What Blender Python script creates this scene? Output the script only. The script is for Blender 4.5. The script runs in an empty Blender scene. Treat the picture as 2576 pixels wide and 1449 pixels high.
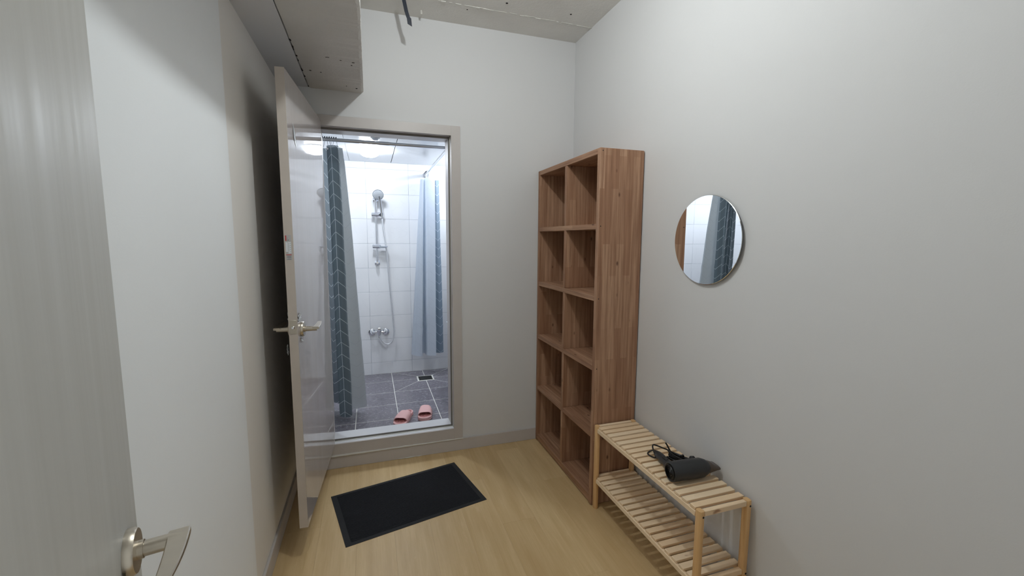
import bpy, bmesh, math, random
from mathutils import Vector, Matrix, noise
rnd = random.Random(7)
S = bpy.context.scene
COL = S.collection
PI = math.pi

# ---------------------------------------------------------------- camera, world, exposure
cam_d = bpy.data.cameras.new('camera'); cam = bpy.data.objects.new('camera', cam_d); COL.objects.link(cam)
Rv = Vector((0.9496653, -0.31322854, 0.00486884)); Uv = Vector((0.03100009, 0.10943113, 0.99351086)); Fv = Vector((0.31172875, 0.94335185, -0.11363306))
m = Matrix((Rv, Uv, -Fv)).transposed().to_4x4(); m.translation = Vector((0, 0, 1.5))
cam.matrix_world = m
cam_d.sensor_fit = 'HORIZONTAL'; cam_d.sensor_width = 36; cam_d.lens = 15.0827
cam_d.clip_start = 0.02; cam_d.clip_end = 50
S.camera = cam
w = bpy.data.worlds.new('world'); S.world = w; w.use_nodes = True
w.node_tree.nodes['Background'].inputs[0].default_value = (0.80, 0.82, 0.80, 1)
w.node_tree.nodes['Background'].inputs[1].default_value = 0.7
S.view_settings.view_transform = 'Standard'; S.view_settings.look = 'None'
S.view_settings.gamma = 1; S.view_settings.use_curve_mapping = False
S.view_settings.exposure = 0.0
try:
    S.cycles.use_denoising = True
    S.cycles.max_bounces = 7; S.cycles.diffuse_bounces = 4; S.cycles.glossy_bounces = 3; S.cycles.use_adaptive_sampling = True; S.cycles.adaptive_min_samples = 16; S.cycles.adaptive_threshold = 0.05
    S.cycles.sample_clamp_indirect = 6
    S.cycles.caustics_reflective = False; S.cycles.caustics_refractive = False
except Exception: pass
LAMP_POWER = 25.6        # main room ceiling lamp (W)
BATH_GLOW = 108.0         # radiance of the three bathroom lamps
LAMP_COL = (0.925, 0.98, 1.0); BATH_COL = (0.84, 0.91, 1.0)


# ---------------------------------------------------------------- materials
def srgb(r, g, b):
    f = lambda c: (c/255/12.92) if c/255 <= 0.04045 else ((c/255+0.055)/1.055)**2.4
    return (f(r), f(g), f(b), 1)
class NT:
    def __init__(s, name):
        s.m = bpy.data.materials.new(name); s.m.use_nodes = True; s.t = s.m.node_tree
        s.b = s.t.nodes['Principled BSDF']; s.out = s.t.nodes['Material Output']
    def n(s, typ, **kw):
        x = s.t.nodes.new(typ)
        for k, v in kw.items():
            if k.startswith('i_'): x.inputs[k[2:].replace('_', ' ')].default_value = v
            else: setattr(x, k, v)
        return x
    def l(s, a, b): s.t.links.new(a, b)
    def math(s, op, a, b=None, c=None):
        x = s.n('ShaderNodeMath', operation=op)
        for i, v in enumerate((a, b, c)):
            if v is None: continue
            if isinstance(v, (int, float)): x.inputs[i].default_value = v
            else: s.l(v, x.inputs[i])
        return x.outputs[0]
    def mix(s, fac, a, b):
        x = s.n('ShaderNodeMix', data_type='RGBA')
        for i, v in ((0, fac), (6, a), (7, b)):
            if isinstance(v, (int, float)): x.inputs[i].default_value = v
            elif isinstance(v, tuple): x.inputs[i].default_value = v
            else: s.l(v, x.inputs[i])
        return x.outputs[2]
    def ramp(s, fac, stops):
        x = s.n('ShaderNodeValToRGB'); e = x.color_ramp.elements
        while len(e) < len(stops): e.new(0.5)
        for el, (p, c) in zip(e, stops): el.position = p; el.color = c if isinstance(c, tuple) else (c, c, c, 1)
        s.l(fac, x.inputs[0]); return x.outputs[0]
    def pos(s, scale=(1, 1, 1), src='pos'):
        mp = s.n('ShaderNodeMapping'); mp.inputs['Scale'].default_value = scale
        if src == 'pos': s.l(s.n('ShaderNodeNewGeometry').outputs['Position'], mp.inputs[0])
        elif src == 'uv': s.l(s.n('ShaderNodeUVMap').outputs[0], mp.inputs[0])
        else: s.l(s.n('ShaderNodeTexCoord').outputs['Object'], mp.inputs[0])
        return mp.outputs[0]
    def noise(s, vec, scale, detail=3, rough=0.5):
        x = s.n('ShaderNodeTexNoise'); x.inputs['Scale'].default_value = scale; x.inputs['Detail'].default_value = detail
        x.inputs['Roughness'].default_value = rough; s.l(vec, x.inputs['Vector']); return x.outputs[0]
    def bump(s, h, strength=0.2, dist=0.01):
        x = s.n('ShaderNodeBump'); x.inputs['Strength'].default_value = strength; x.inputs['Distance'].default_value = dist
        s.l(h, x.inputs['Height']); s.l(x.outputs[0], s.b.inputs['Normal'])
    def set(s, col=None, rough=None, metal=None, coat=None, spec=None, coat_rough=None):
        if col is not None:
            if isinstance(col, tuple): s.b.inputs['Base Color'].default_value = col
            else: s.l(col, s.b.inputs['Base Color'])
        if rough is not None:
            if isinstance(rough, (int, float)): s.b.inputs['Roughness'].default_value = rough
            else: s.l(rough, s.b.inputs['Roughness'])
        if metal is not None: s.b.inputs['Metallic'].default_value = metal
        if coat is not None: s.b.inputs['Coat Weight'].default_value = coat
        if coat_rough is not None: s.b.inputs['Coat Roughness'].default_value = coat_rough
        if spec is not None: s.b.inputs['Specular IOR Level'].default_value = spec
        return s.m

def plain(name, col, rough=0.5, metal=0.0, var=0.06, vscale=30, bump=0.05, coat=None):
    t = NT(name); v = t.pos()
    nz = t.noise(v, vscale, 3)
    lo = tuple(c*(1-var) for c in col[:3])+(1,); hi = tuple(min(1, c*(1+var)) for c in col[:3])+(1,)
    t.set(t.mix(nz, lo, hi), rough, metal, coat)
    if bump: t.bump(nz, bump, 0.002)
    return t.m

def wallpaint(name, col):
    t = NT(name); v = t.pos()
    big = t.noise(v, 1.3, 2); fine = t.noise(v, 220, 2); mid = t.noise(v, 45, 3)
    c = t.mix(big, tuple(x*0.97 for x in col[:3])+(1,), tuple(min(1, x*1.02) for x in col[:3])+(1,))
    t.set(c, 0.62, spec=0.35)
    t.bump(t.math('ADD', t.math('MULTIPLY', fine, 0.5), mid), 0.12, 0.002); return t.m
M = {}
M['wall'] = wallpaint('wall_paint', srgb(219, 219, 219))
M['wall_left'] = wallpaint('left_wall_paint', srgb(235, 232, 227))
M['panel'] = wallpaint('pale_wall_tone', srgb(240, 243, 244))  # paler tone for the thin sheet on the left wall
def concrete(name, col, dirt=True):
    t = NT(name); v = t.pos()
    a = t.noise(v, 6, 5, 0.6); b = t.noise(v, 70, 4, 0.6)
    c = t.mix(a, tuple(x*0.88 for x in col[:3])+(1,), tuple(min(1, x*1.05) for x in col[:3])+(1,))
    if dirt:
        d = t.noise(v, 14, 5, 0.75)
        c = t.mix(t.ramp(d, [(0.68, 0.0), (0.76, 0.55)]), c, srgb(120, 112, 100))
    t.set(c, 0.75, spec=0.3); t.bump(t.math('ADD', a, t.math('MULTIPLY', b, 0.4)), 0.35, 0.012); return t.m
M['concrete'] = concrete('painted_concrete', srgb(222, 220, 216))
M['ceil'] = concrete('painted_concrete_ceiling', srgb(228, 226, 221), True)
M['soffit'] = wallpaint('grey_board_paint', srgb(222, 223, 226))
M['trim'] = plain('taupe_trim_film', srgb(198, 192, 188), 0.38, var=0.05, vscale=12)
M['threshold'] = plain('pale_threshold', srgb(222, 222, 224), 0.3, var=0.02, bump=0)
M['white'] = plain('white_sealant', srgb(214, 212, 205), 0.45, bump=0.3)
M['dark'] = plain('dark_gap', srgb(28, 26, 26), 0.8)
M['gasket'] = plain('grey_rubber_gasket', srgb(128, 124, 118), 0.6)

# floor planks
t = NT('oak_vinyl_plank'); v = t.pos((1, 1, 1), 'uv')
oi = t.n('ShaderNodeObjectInfo').outputs['Random']
st = t.pos((1.9, 17, 1), 'uv'); g1 = t.noise(st, 1.0, 5, 0.6)
st2 = t.pos((5, 130, 1), 'uv'); g2 = t.noise(st2, 1.0, 3, 0.6)
kn = t.noise(t.pos((6, 14, 1), 'uv'), 1.0, 4, 0.7)
c = t.mix(g1, srgb(186, 152, 102), srgb(242, 218, 172))
c = t.mix(t.math('MULTIPLY', g2, 0.45), c, srgb(176, 144, 96))
c = t.mix(t.ramp(kn, [(0.60, 0.0), (0.72, 0.4)]), c, srgb(226, 200, 158))
c = t.mix(t.math('MULTIPLY', oi, 0.30), c, srgb(182, 148, 98))
t.set(c, t.ramp(g1, [(0.3, 0.34), (0.7, 0.46)]), spec=0.4); t.bump(t.math('ADD', g1, g2), 0.12, 0.002); M['oak'] = t.m

# shelf timber, made of glued staves with knots (UV: u along the grain, v across, metres)
def staves(name, c1, c2, c3):
    t = NT(name); uv = t.n('ShaderNodeUVMap').outputs[0]
    br = t.n('ShaderNodeTexBrick'); t.l(uv, br.inputs[0]); br.offset = 0.37; br.squash = 1.0
    br.inputs['Color1'].default_value = (0, 0, 0, 1); br.inputs['Color2'].default_value = (1, 1, 1, 1); br.inputs['Mortar'].default_value = (0.35, 0.35, 0.35, 1)
    br.inputs['Scale'].default_value = 1; br.inputs['Mortar Size'].default_value = 0.0004; br.inputs['Mortar Smooth'].default_value = 1.0
    br.inputs['Brick Width'].default_value = 0.46; br.inputs['Row Height'].default_value = 0.043
    g = t.noise(t.pos((2.2, 55, 1), 'uv'), 1.0, 5, 0.62); g2 = t.noise(t.pos((7, 230, 1), 'uv'), 1.0, 2)
    c = t.mix(br.outputs['Color'], c1, c2)
    c = t.mix(t.ramp(g, [(0.35, 0.0), (0.68, 0.9)]), c, c3)
    c = t.mix(t.math('MULTIPLY', g2, 0.25), c, c3)
    vo = t.n('ShaderNodeTexVoronoi'); vo.inputs['Scale'].default_value = 1.0; t.l(t.pos((7.5, 15, 1), 'uv'), vo.inputs['Vector'])
    kn = t.ramp(vo.outputs['Distance'], [(0.05, 1.0), (0.13, 0.0)])
    sc = t.n('ShaderNodeSeparateColor'); t.l(vo.outputs['Color'], sc.inputs[0]); kn = t.math('MULTIPLY', kn, t.math('LESS_THAN', sc.outputs[0], 0.72))
    c = t.mix(t.math('MULTIPLY', kn, 0.75), c, srgb(74, 42, 28))
    t.set(c, 0.5, spec=0.35); t.bump(g, 0.1, 0.001); return t.m
M['cedar'] = staves('cedar_stave_board', srgb(202, 164, 134), srgb(170, 129, 101), srgb(134, 95, 71))
# bench pine
t = NT('pale_pine'); oi = t.n('ShaderNodeObjectInfo').outputs['Random']
g = t.noise(t.pos((3, 90, 1), 'uv'), 1.0, 4, 0.6); kn = t.noise(t.pos((9, 16, 1), 'uv'), 1.0, 2)
c = t.mix(oi, srgb(250, 230, 200), srgb(240, 212, 176))
c = t.mix(t.math('MULTIPLY', g, 0.5), c, srgb(224, 188, 144))
c = t.mix(t.ramp(kn, [(0.70, 0.0), (0.76, 0.8)]), c, srgb(150, 100, 66))
t.set(c, 0.5, spec=0.35); t.bump(g, 0.1, 0.001); M['pine'] = t.m
t = NT('golden_pine_post'); g = t.noise(t.pos((2.5, 70, 1), 'uv'), 1.0, 4, 0.65)
t.set(t.mix(g, srgb(236, 200, 148), srgb(204, 154, 100)), 0.42, spec=0.4); t.bump(g, 0.1, 0.001); M['post'] = t.m

# bathroom
t = NT('white_marbled_tile'); v = t.pos((1, 1, 1))
ve = t.noise(v, 2.2, 3, 0.5); vein = t.ramp(t.math('ABSOLUTE', t.math('SUBTRACT', ve, 0.53)), [(0.0, 0.045), (0.006, 0.0)])
t.set(t.mix(vein, srgb(243, 244, 246), srgb(176, 180, 190)), 0.09, spec=0.5); M['tile'] = t.m
M['grout'] = plain('pale_grey_grout', srgb(196, 200, 206), 0.8)
M['grout_white'] = plain('white_floor_grout', srgb(236, 234, 226), 0.7)
t = NT('slate_floor_tile'); v = t.pos(); a = t.noise(v, 5, 4, 0.6); b = t.noise(v, 42, 4, 0.8); wn = t.noise(v, 2.4, 3)
c = t.mix(a, srgb(104, 101, 108), srgb(136, 131, 138)); c = t.mix(t.ramp(b, [(0.57, 0.0), (0.64, 0.8)]), c, srgb(182, 178, 186))
c = t.mix(t.ramp(b, [(0.34, 0.8), (0.42, 0.0)]), c, srgb(60, 58, 66))
t.set(c, t.ramp(wn, [(0.42, 0.18), (0.58, 0.42)]), spec=0.5); t.bump(b, 0.08, 0.002); M['slate'] = t.m
M['plastic_ceiling'] = plain('glossy_white_ceiling_panel', srgb(236, 239, 243), 0.16, var=0.01, bump=0)
M['bathpaint'] = plain('white_plaster', srgb(225, 226, 228), 0.6, var=0.02)
M['chrome'] = plain('chrome', (0.86, 0.87, 0.9, 1), 0.07, 1.0, var=0.02, bump=0)
M['steel'] = plain('brushed_nickel', srgb(200, 192, 178), 0.34, 1.0, var=0.06, vscale=60, bump=0.02)
M['rod'] = plain('satin_steel_rod', srgb(190, 192, 196), 0.32, 1.0, var=0.03, bump=0)
M['ceramic'] = plain('white_ceramic', srgb(236, 238, 241), 0.08, var=0.01, bump=0)
M['hose'] = plain('steel_spiral_hose', srgb(222, 224, 228), 0.3, 0.45)
M['clear'] = plain('frosted_clear_plastic', srgb(214, 222, 232), 0.15)
M['showerface'] = plain('grey_spray_face', srgb(176, 180, 184), 0.4)
def curtain_mat(name, front, front2, line, back, W, H, alpha=0.1, uo=0.0):
    t = NT(name); uv = t.n('ShaderNodeSeparateXYZ'); t.l(t.n('ShaderNodeUVMap').outputs[0], uv.inputs[0])
    u = t.math('ADD', t.math('DIVIDE', uv.outputs[0], W), uo); fr = t.math('FRACT', u)
    d = t.math('ABSOLUTE', t.math('SUBTRACT', fr, 0.5))                    # 0 at the spine, .5 half way to the next
    spine = t.math('LESS_THAN', d, 0.0017/W)
    z = t.math('ADD', uv.outputs[1], t.math('MULTIPLY', d, W*0.85))
    f2 = t.math('FRACT', t.math('DIVIDE', z, H)); br = t.math('LESS_THAN', t.math('ABSOLUTE', t.math('SUBTRACT', f2, 0.5)), 0.0019/H)
    ln = t.math('MAXIMUM', spine, br)
    nz = t.noise(t.pos(), 5, 3)
    base = t.mix(nz, front, front2)
    cf = t.mix(t.math('MULTIPLY', ln, 0.85), base, line)
    cb = t.mix(t.math('MULTIPLY', ln, 0.12), back, front2)
    bf = t.n('ShaderNodeNewGeometry').outputs['Backfacing']
    col = t.mix(bf, cf, cb)
    t.set(col, 0.36, spec=0.4)
    t.bump(t.noise(t.pos((3, 3, 0.6)), 9, 2), 0.25, 0.01)
    tr = t.n('ShaderNodeBsdfTranslucent'); t.l(col, tr.inputs[0])
    mx = t.n('ShaderNodeMixShader'); mx.inputs[0].default_value = 0.36; t.l(t.b.outputs[0], mx.inputs[1]); t.l(tr.outputs[0], mx.inputs[2])
    tp = t.n('ShaderNodeBsdfTransparent'); mx2 = t.n('ShaderNodeMixShader'); mx2.inputs[0].default_value = alpha
    t.l(mx.outputs[0], mx2.inputs[1]); t.l(tp.outputs[0], mx2.inputs[2]); t.l(mx2.outputs[0], t.out.inputs[0]); return t.m
M['curtain'] = curtain_mat('slate_curtain_film', srgb(92, 108, 116), srgb(104, 120, 128), srgb(214, 222, 226), srgb(226, 232, 236), 0.125, 0.088, 0.12)
M['curtain_pale'] = curtain_mat('pale_back_curtain_film', srgb(132, 150, 166), srgb(148, 166, 182), srgb(230, 236, 244), srgb(226, 234, 244), 0.135, 0.088, 0.03)
# doors
t = NT('filmed_door_laminate'); v = t.pos((14, 14, 0.35)); n1 = t.noise(v, 1.0, 4, 0.6); v2 = t.pos((60, 60, 1.2)); n2 = t.noise(v2, 1.0, 3)
t.set(t.mix(n1, srgb(176, 168, 164), srgb(190, 183, 180)), 0.035, spec=0.55)
t.bump(t.noise(t.pos((5, 5, 1)), 1.0, 2), 0.012, 0.01); M['door'] = t.m
t = NT('streaked_door_film'); n1 = t.noise(t.pos((9, 9, 0.3)), 1.0, 4, 0.65); n2 = t.noise(t.pos((45, 45, 1.0)), 1.0, 4, 0.6)
c = t.mix(n1, srgb(188, 187, 181), srgb(206, 206, 201)); c = t.mix(t.math('MULTIPLY', n2, 0.4), c, srgb(164, 162, 154))
t.set(c, t.ramp(n2, [(0.3, 0.40), (0.7, 0.50)]), spec=0.35); t.bump(t.math('ADD', n1, t.math('MULTIPLY', n2, 0.15)), 0.16, 0.01); M['door_near'] = t.m
M['door_edge'] = plain('greige_door_edge', srgb(196, 186, 176), 0.45, var=0.04)
M['film'] = plain('torn_clear_film', srgb(214, 218, 222), 0.2, bump=0.4)
M['sticker'] = plain('grey_sticker_paper', srgb(182, 181, 180), 0.35, var=0.02)
M['sticker_white'] = plain('white_sticker_paper', srgb(222, 226, 230), 0.35, var=0.02)
M['red'] = plain('red_print', srgb(190, 62, 58), 0.4); M['ink'] = plain('grey_print', srgb(112, 114, 122), 0.5)
# mat, dryer, sandals
M['rug'] = plain('black_ribbed_pile', srgb(25, 27, 32), 0.95, var=0.45, vscale=160, bump=0.6)
M['rugedge'] = plain('black_rubber_edge', srgb(15, 16, 18), 0.75, var=0.1)
M['dryer'] = plain('matte_black_plastic', srgb(44, 45, 47), 0.42, var=0.08)
M['cord'] = plain('black_cord_rubber', srgb(20, 19, 20), 0.4)
M['nozzle'] = plain('smoked_plastic', srgb(84, 74, 68), 0.3)
M['pink'] = plain('pink_sandal_foam', srgb(232, 184, 182), 0.55, var=0.03)
M['pinkdark'] = plain('dusky_pink_insole', srgb(186, 122, 120), 0.6, var=0.08)
M['strap'] = plain('dark_navy_strip', srgb(32, 38, 50), 0.5)
M['grate'] = plain('dark_green_grate', srgb(58, 64, 62), 0.35, 0.6)
M['bead'] = plain('dark_grey_bead', srgb(66, 72, 78), 0.4)
def emis(name, col, s):
    t = NT(name); e = t.n('ShaderNodeEmission'); e.inputs[0].default_value = col; e.inputs[1].default_value = s; t.l(e.outputs[0], t.out.inputs[0]); return t.m
M['lampglow'] = emis('lit_lamp_diffuser', (0.97, 0.99, 1, 1), 8.0)
M['bathglow'] = emis('lit_bathroom_diffuser', BATH_COL+(1,), BATH_GLOW)
t = NT('mirror_glass'); t.set((0.93, 0.95, 0.96, 1), t.ramp(t.noise(t.pos(), 3, 1), [(0, 0.0), (1, 0.005)]), 1.0); M['mirror'] = t.m
M['mirroredge'] = plain('dark_mirror_edge', srgb(70, 74, 78), 0.25, 0.5)

# ---------------------------------------------------------------- mesh helpers (world coordinates; parts shift by their root)
def V3(*a): return Vector(a)
class B:
    """collects geometry; build() links it as one mesh object"""
    def __init__(s): s.bm = bmesh.new(); s.uv = s.bm.loops.layers.uv.new('UVMap'); s.off = (rnd.random()*7, rnd.random()*3.1)
    def face(s, vs, grain='z', mi=0, uvs=None, smooth=False):
        try: f = s.bm.faces.new(vs)
        except ValueError: return None
        f.material_index = mi; f.smooth = smooth
        if uvs is None:
            n = f.normal if f.normal.length else None
            f.normal_update(); n = f.normal
            ax = max(range(3), key=lambda i: abs(n[i])); ab = [i for i in range(3) if i != ax]; gi = 'xyz'.index(grain)
            a, b = (gi, [i for i in ab if i != gi][0]) if gi in ab else ab
            for lp in f.loops: lp[s.uv].uv = (lp.vert.co[a]+s.off[0], lp.vert.co[b]+s.off[1])
        else:
            for lp, q in zip(f.loops, uvs): lp[s.uv].uv = q
        return f
    def box(s, x0, x1, y0, y1, z0, z1, grain='z', mi=0, bev=0.0):
        if x0 > x1: x0, x1 = x1, x0
        if y0 > y1: y0, y1 = y1, y0
        if z0 > z1: z0, z1 = z1, z0
        nv0 = len(s.bm.verts)
        if bev <= 0:
            v = [s.bm.verts.new((x, y, z)) for z in (z0, z1) for y in (y0, y1) for x in (x0, x1)]
            for q in ((0, 2, 3, 1), (4, 5, 7, 6), (0, 1, 5, 4), (2, 6, 7, 3), (0, 4, 6, 2), (1, 3, 7, 5)): s.face([v[i] for i in q], grain, mi)
            return v
        lo = (x0, y0, z0); hi = (x1, y1, z1); V = {}
        b = min(bev, (x1-x0)*0.45, (y1-y0)*0.45, (z1-z0)*0.45)
        for cx in (0, 1):
            for cy in (0, 1):
                for cz in (0, 1):
                    c = [(lo, hi)[k][i] for i, k in enumerate((cx, cy, cz))]; sg = [1 if k == 0 else -1 for k in (cx, cy, cz)]
                    for ax in range(3):
                        p = [c[i]+(sg[i]*b if i != ax else 0) for i in range(3)]
                        V[(cx, cy, cz, ax)] = s.bm.verts.new(p)
        cs = [(a, bb, c) for a in (0, 1) for bb in (0, 1) for c in (0, 1)]
        fs = []
        for ax in range(3):
            o = [i for i in range(3) if i != ax]
            for sd in (0, 1):
                ring = []
                for (p, q) in ((0, 0), (1, 0), (1, 1), (0, 1)):
                    c = [0, 0, 0]; c[ax] = sd; c[o[0]] = p; c[o[1]] = q; ring.append(V[(c[0], c[1], c[2], ax)])
                fs.append(s.face(ring, grain, mi))
        for ax in range(3):                      # edges parallel to ax
            o = [i for i in range(3) if i != ax]
            for p in (0, 1):
                for q in (0, 1):
                    c0 = [0]*3; c1 = [0]*3; c0[o[0]] = c1[o[0]] = p; c0[o[1]] = c1[o[1]] = q; c1[ax] = 1
                    fs.append(s.face([V[(*c0, o[0])], V[(*c1, o[0])], V[(*c1, o[1])], V[(*c0, o[1])]], grain, mi))
        for c in cs: fs.append(s.face([V[(*c, 0)], V[(*c, 1)], V[(*c, 2)]], grain, mi))
        bmesh.ops.recalc_face_normals(s.bm, faces=[f for f in fs if f])
    def prism(s, pts, z0, z1, mi=0, grain='y'):
        lo = [s.bm.verts.new((x, y, z0)) for x, y in pts]; hi = [s.bm.verts.new((x, y, z1)) for x, y in pts]
        s.face(lo[::-1], grain, mi); s.face(hi, grain, mi); n = len(pts)
        for i in range(n): s.face([lo[i], lo[(i+1) % n], hi[(i+1) % n], hi[i]], grain, mi)
    def rings(s, rings, mi=0, cap=True, smooth=True, closed=True):
        R = [[s.bm.verts.new(p) for p in r] for r in rings]; n = len(R[0])
        for i in range(len(R)-1):
            for j in range(n if closed else n-1): s.face([R[i][j], R[i][(j+1) % n], R[i+1][(j+1) % n], R[i+1][j]], 'z', mi, smooth=smooth)
        if cap: s.face(R[0][::-1], 'z', mi); s.face(R[-1], 'z', mi)
        return R
    def tube(s, pts, r, seg=10, mi=0, cap=True, flat=1.0):
        pts = [Vector(p) for p in pts]; rr = r if isinstance(r, (list, tuple)) else [r]*len(pts)
        T = [(pts[min(i+1, len(pts)-1)]-pts[max(i-1, 0)]).normalized() for i in range(len(pts))]
        up = Vector((0, 0, 1)) if abs(T[0].z) < 0.9 else Vector((1, 0, 0)); N = (up-T[0]*up.dot(T[0])).normalized(); out = []
        for p, tt, q in zip(pts, T, rr):
            N = (N-tt*N.dot(tt)).normalized(); Bn = tt.cross(N)
            out.append([p+N*math.cos(a)*q*flat+Bn*math.sin(a)*q for a in [2*PI*k/seg for k in range(seg)]])
        s.rings(out, mi, cap)
    def lathe(s, prof, origin, axis, seg=24, mi=0, cap=True, smooth=True):
        """prof: (distance along axis, radius)"""
        ax = Vector(axis).normalized(); up = Vector((0, 0, 1)) if abs(ax.z) < 0.9 else Vector((0, 1, 0)); N = (up-ax*up.dot(ax)).normalized(); Bn = ax.cross(N); o = Vector(origin)
        s.rings([[o+ax*d+(N*math.cos(a)+Bn*math.sin(a))*max(q, 1e-5) for a in [2*PI*k/seg for k in range(seg)]] for d, q in prof], mi, cap, smooth)
    def build(s, name, mats, parent=None, root=None, shade=None):
        bmesh.ops.recalc_face_normals(s.bm, faces=s.bm.faces[:])
        me = bpy.data.meshes.new(name)
        if root is not None:
            for v_ in s.bm.verts: v_.co = v_.co-Vector(root)
        s.bm.to_mesh(me); s.bm.free(); me.set_sharp_from_angle(angle=0.62)
        for mm in (mats if isinstance(mats, (list, tuple)) else [mats]): me.materials.append(mm)
        o = bpy.data.objects.new(name, me); COL.objects.link(o)
        if parent is not None: o.parent = parent
        return o
def thing(name, label, cat, loc=(0, 0, 0), rz=0, group=None, kind=None):
    o = bpy.data.objects.new(name, None); o.empty_display_size = 0.1; COL.objects.link(o); o.location = loc; o.rotation_euler = (0, 0, rz)
    o['label'] = label; o['category'] = cat
    if group: o['group'] = group
    if kind: o['kind'] = kind
    return o
def tag(o, label, cat, group=None, kind=None):
    o['label'] = label; o['category'] = cat
    if group: o['group'] = group
    if kind: o['kind'] = kind
    return o
def struct(o, label, cat): return tag(o, label, cat, kind='structure')

# ---------------------------------------------------------------- the room's measures
XL, XR, YB, YB2, ZC = -0.472, 1.417, 2.892, 3.045, 2.869
YF = -0.03
FZ, BZ = 0.12, 2.234                      # bathroom floor and ceiling heights
BXL, BXR, BYB = -1.62, 1.36, 4.47         # bathroom side walls and far wall
FX0, FX1, FZ0, FZ1 = -0.276, 0.526, 0.166, 2.1705   # doorway opening

# ---- walls
b = B(); b.box(XL-0.1, XL, YF-0.12, YB2, 0, ZC); wl = struct(b.build('wall_left', M['wall_left']), 'greige painted wall behind the half open bathroom door', 'wall')
b = B(); b.box(XL, XL+0.003, YF, 1.815, 0.088, 2.384); b.build('pale_wall_sheet', M['panel'], wl)  # thin raised sheet that makes the near part of the wall paler
b = B(); b.box(XR, XR+0.1, YF-0.12, YB2, 0, ZC); struct(b.build('wall_right', M['wall']), 'white painted wall carrying the oval looking mirror', 'wall')
b = B()
hq = 0.021; b.box(XL-0.1, FX0-hq, YB, YB2, 0, ZC); b.box(FX1+hq, BXR+0.1, YB, YB2, 0, ZC)
b.box(FX0-hq, FX1+hq, YB, YB2, FZ1+hq, ZC); b.box(FX0-hq, FX1+hq, YB, YB2, 0, FZ0-0.031)
b.box(BXL-0.1, XL-0.1, YB, YB2, 0, ZC)
struct(b.build('wall_back', M['wall']), 'white painted wall around the lit bathroom doorway', 'wall')
b = B(); b.box(XL-0.1, -0.24, YF-0.12, YF, 0, ZC); b.box(0.68, XR+0.1, YF-0.12, YF, 0, ZC); b.box(-0.24, 0.68, YF-0.12, YF, 2.12, ZC)
struct(b.build('wall_front', M['wall']), 'white painted wall with the entrance opening, behind the viewer', 'wall')

# ---- ceiling, with its board-mark ridge and anchor holes
b = B(); b.box(XL-0.1, XR+0.1, YF-0.12, YB2, ZC, ZC+0.1); ce = struct(b.build('ceiling', M['ceil']), 'rough painted concrete slab ceiling of the changing room', 'ceiling')
b = B(); x = 0.42
while x < XR-0.01:
    L = rnd.uniform(0.012, 0.05); h = rnd.uniform(0.001, 0.0045)
    b.box(x, min(x+L, XR), 2.655+rnd.uniform(-0.003, 0.003), 2.664+rnd.uniform(-0.002, 0.004), ZC-h, ZC+0.002); x += L+(rnd.random() < 0.3)*0.02
b.build('formwork_ridge', M['white'], ce)
for (hx, hy, hr) in ((0.805, 2.557, 0.007), (1.214, 2.55, 0.006), (0.60, 2.70, 0.004), (0.33, 2.45, 0.006)):
    b = B(); b.lathe([(0, hr), (0.0015, hr)], (hx, hy, ZC-0.0015), (0, 0, 1), 10); b.build('anchor_hole', M['dark'], ce)
b = B(); b.tube([(0.339, 2.80, ZC+0.003), (0.341, 2.802, ZC-0.022)], 0.006, 8); b.build('anchor_stub', M['white'], ce)
# ---- beam and boxed soffit beside the left wall
bt = thing('ceiling_beam', 'rough painted concrete beam running along the ceiling to the back wall', 'beam', (-0.16, 1.4, ZC), kind='structure')
b = B(); n = 260; x0, x1, z0 = -0.312, -0.008, 2.381
ys = [YF+(YB-YF)*i/n for i in range(n+1)]; rg = []
for y in ys:
    e = 0.005*noise.noise(Vector((y*7, 1, 3)))+0.006*noise.noise(Vector((y*60, 5, 3)))
    e2 = 0.006*noise.noise(Vector((y*11, 9, 3))); dz = 0.003*noise.noise(Vector((y*14, 2, 8)))
    rg.append([(x0+e2*0.4-0.001, y, ZC), (x0+e2*0.4, y, z0+0.004), (x0+0.012+e2, y, z0+dz), ((x0+x1)/2, y, z0+dz), (x1-0.012+e, y, z0+dz*0.6), (x1+e*0.5, y, z0+0.008+abs(e)), (x1+e*0.15, y, z0+0.05), (x1, y, ZC)])
b.rings(rg, smooth=False); b.build('beam_body', M['concrete'], bt, (-0.16, 1.4, ZC))
b = B()
for i in range(46):
    y = 2.2+i*0.0148; L = rnd.uniform(0.004, 0.014)
    if rnd.random() < 0.4: b.box(x0-0.002, x0+rnd.uniform(0.001, 0.006), y, y+L, z0-0.0012, z0+0.01)
for (cx, cy, sx, sy) in ((-0.045, 2.815, 0.012, 0.006), (-0.10, 2.79, 0.006, 0.004), (-0.05, 2.42, 0.016, 0.004), (-0.06, 2.46, 0.010, 0.003), (-0.11, 2.41, 0.012, 0.0025), (-0.17, 2.39, 0.02, 0.002), (-0.27, 2.60, 0.016, 0.003), (-0.22, 2.61, 0.014, 0.002)):
    b.prism([(cx+sx*0.5*math.cos(a)*rnd.uniform(0.5, 1.1), cy+sy*0.6*math.sin(a)*rnd.uniform(0.5, 1.1)) for a in [2*PI*q/9 for q in range(9)]], z0-0.0022, z0+0.004)
b.build('chipped_edge', M['dark'], bt, (-0.16, 1.4, ZC))['kind'] = 'stuff'
b = B(); b.box(XL, -0.3165, YF, YB, 2.383, ZC); struct(b.build('ceiling_soffit', M['soffit']), 'smooth grey boxed soffit between concrete beam and greige wall', 'soffit')

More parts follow.
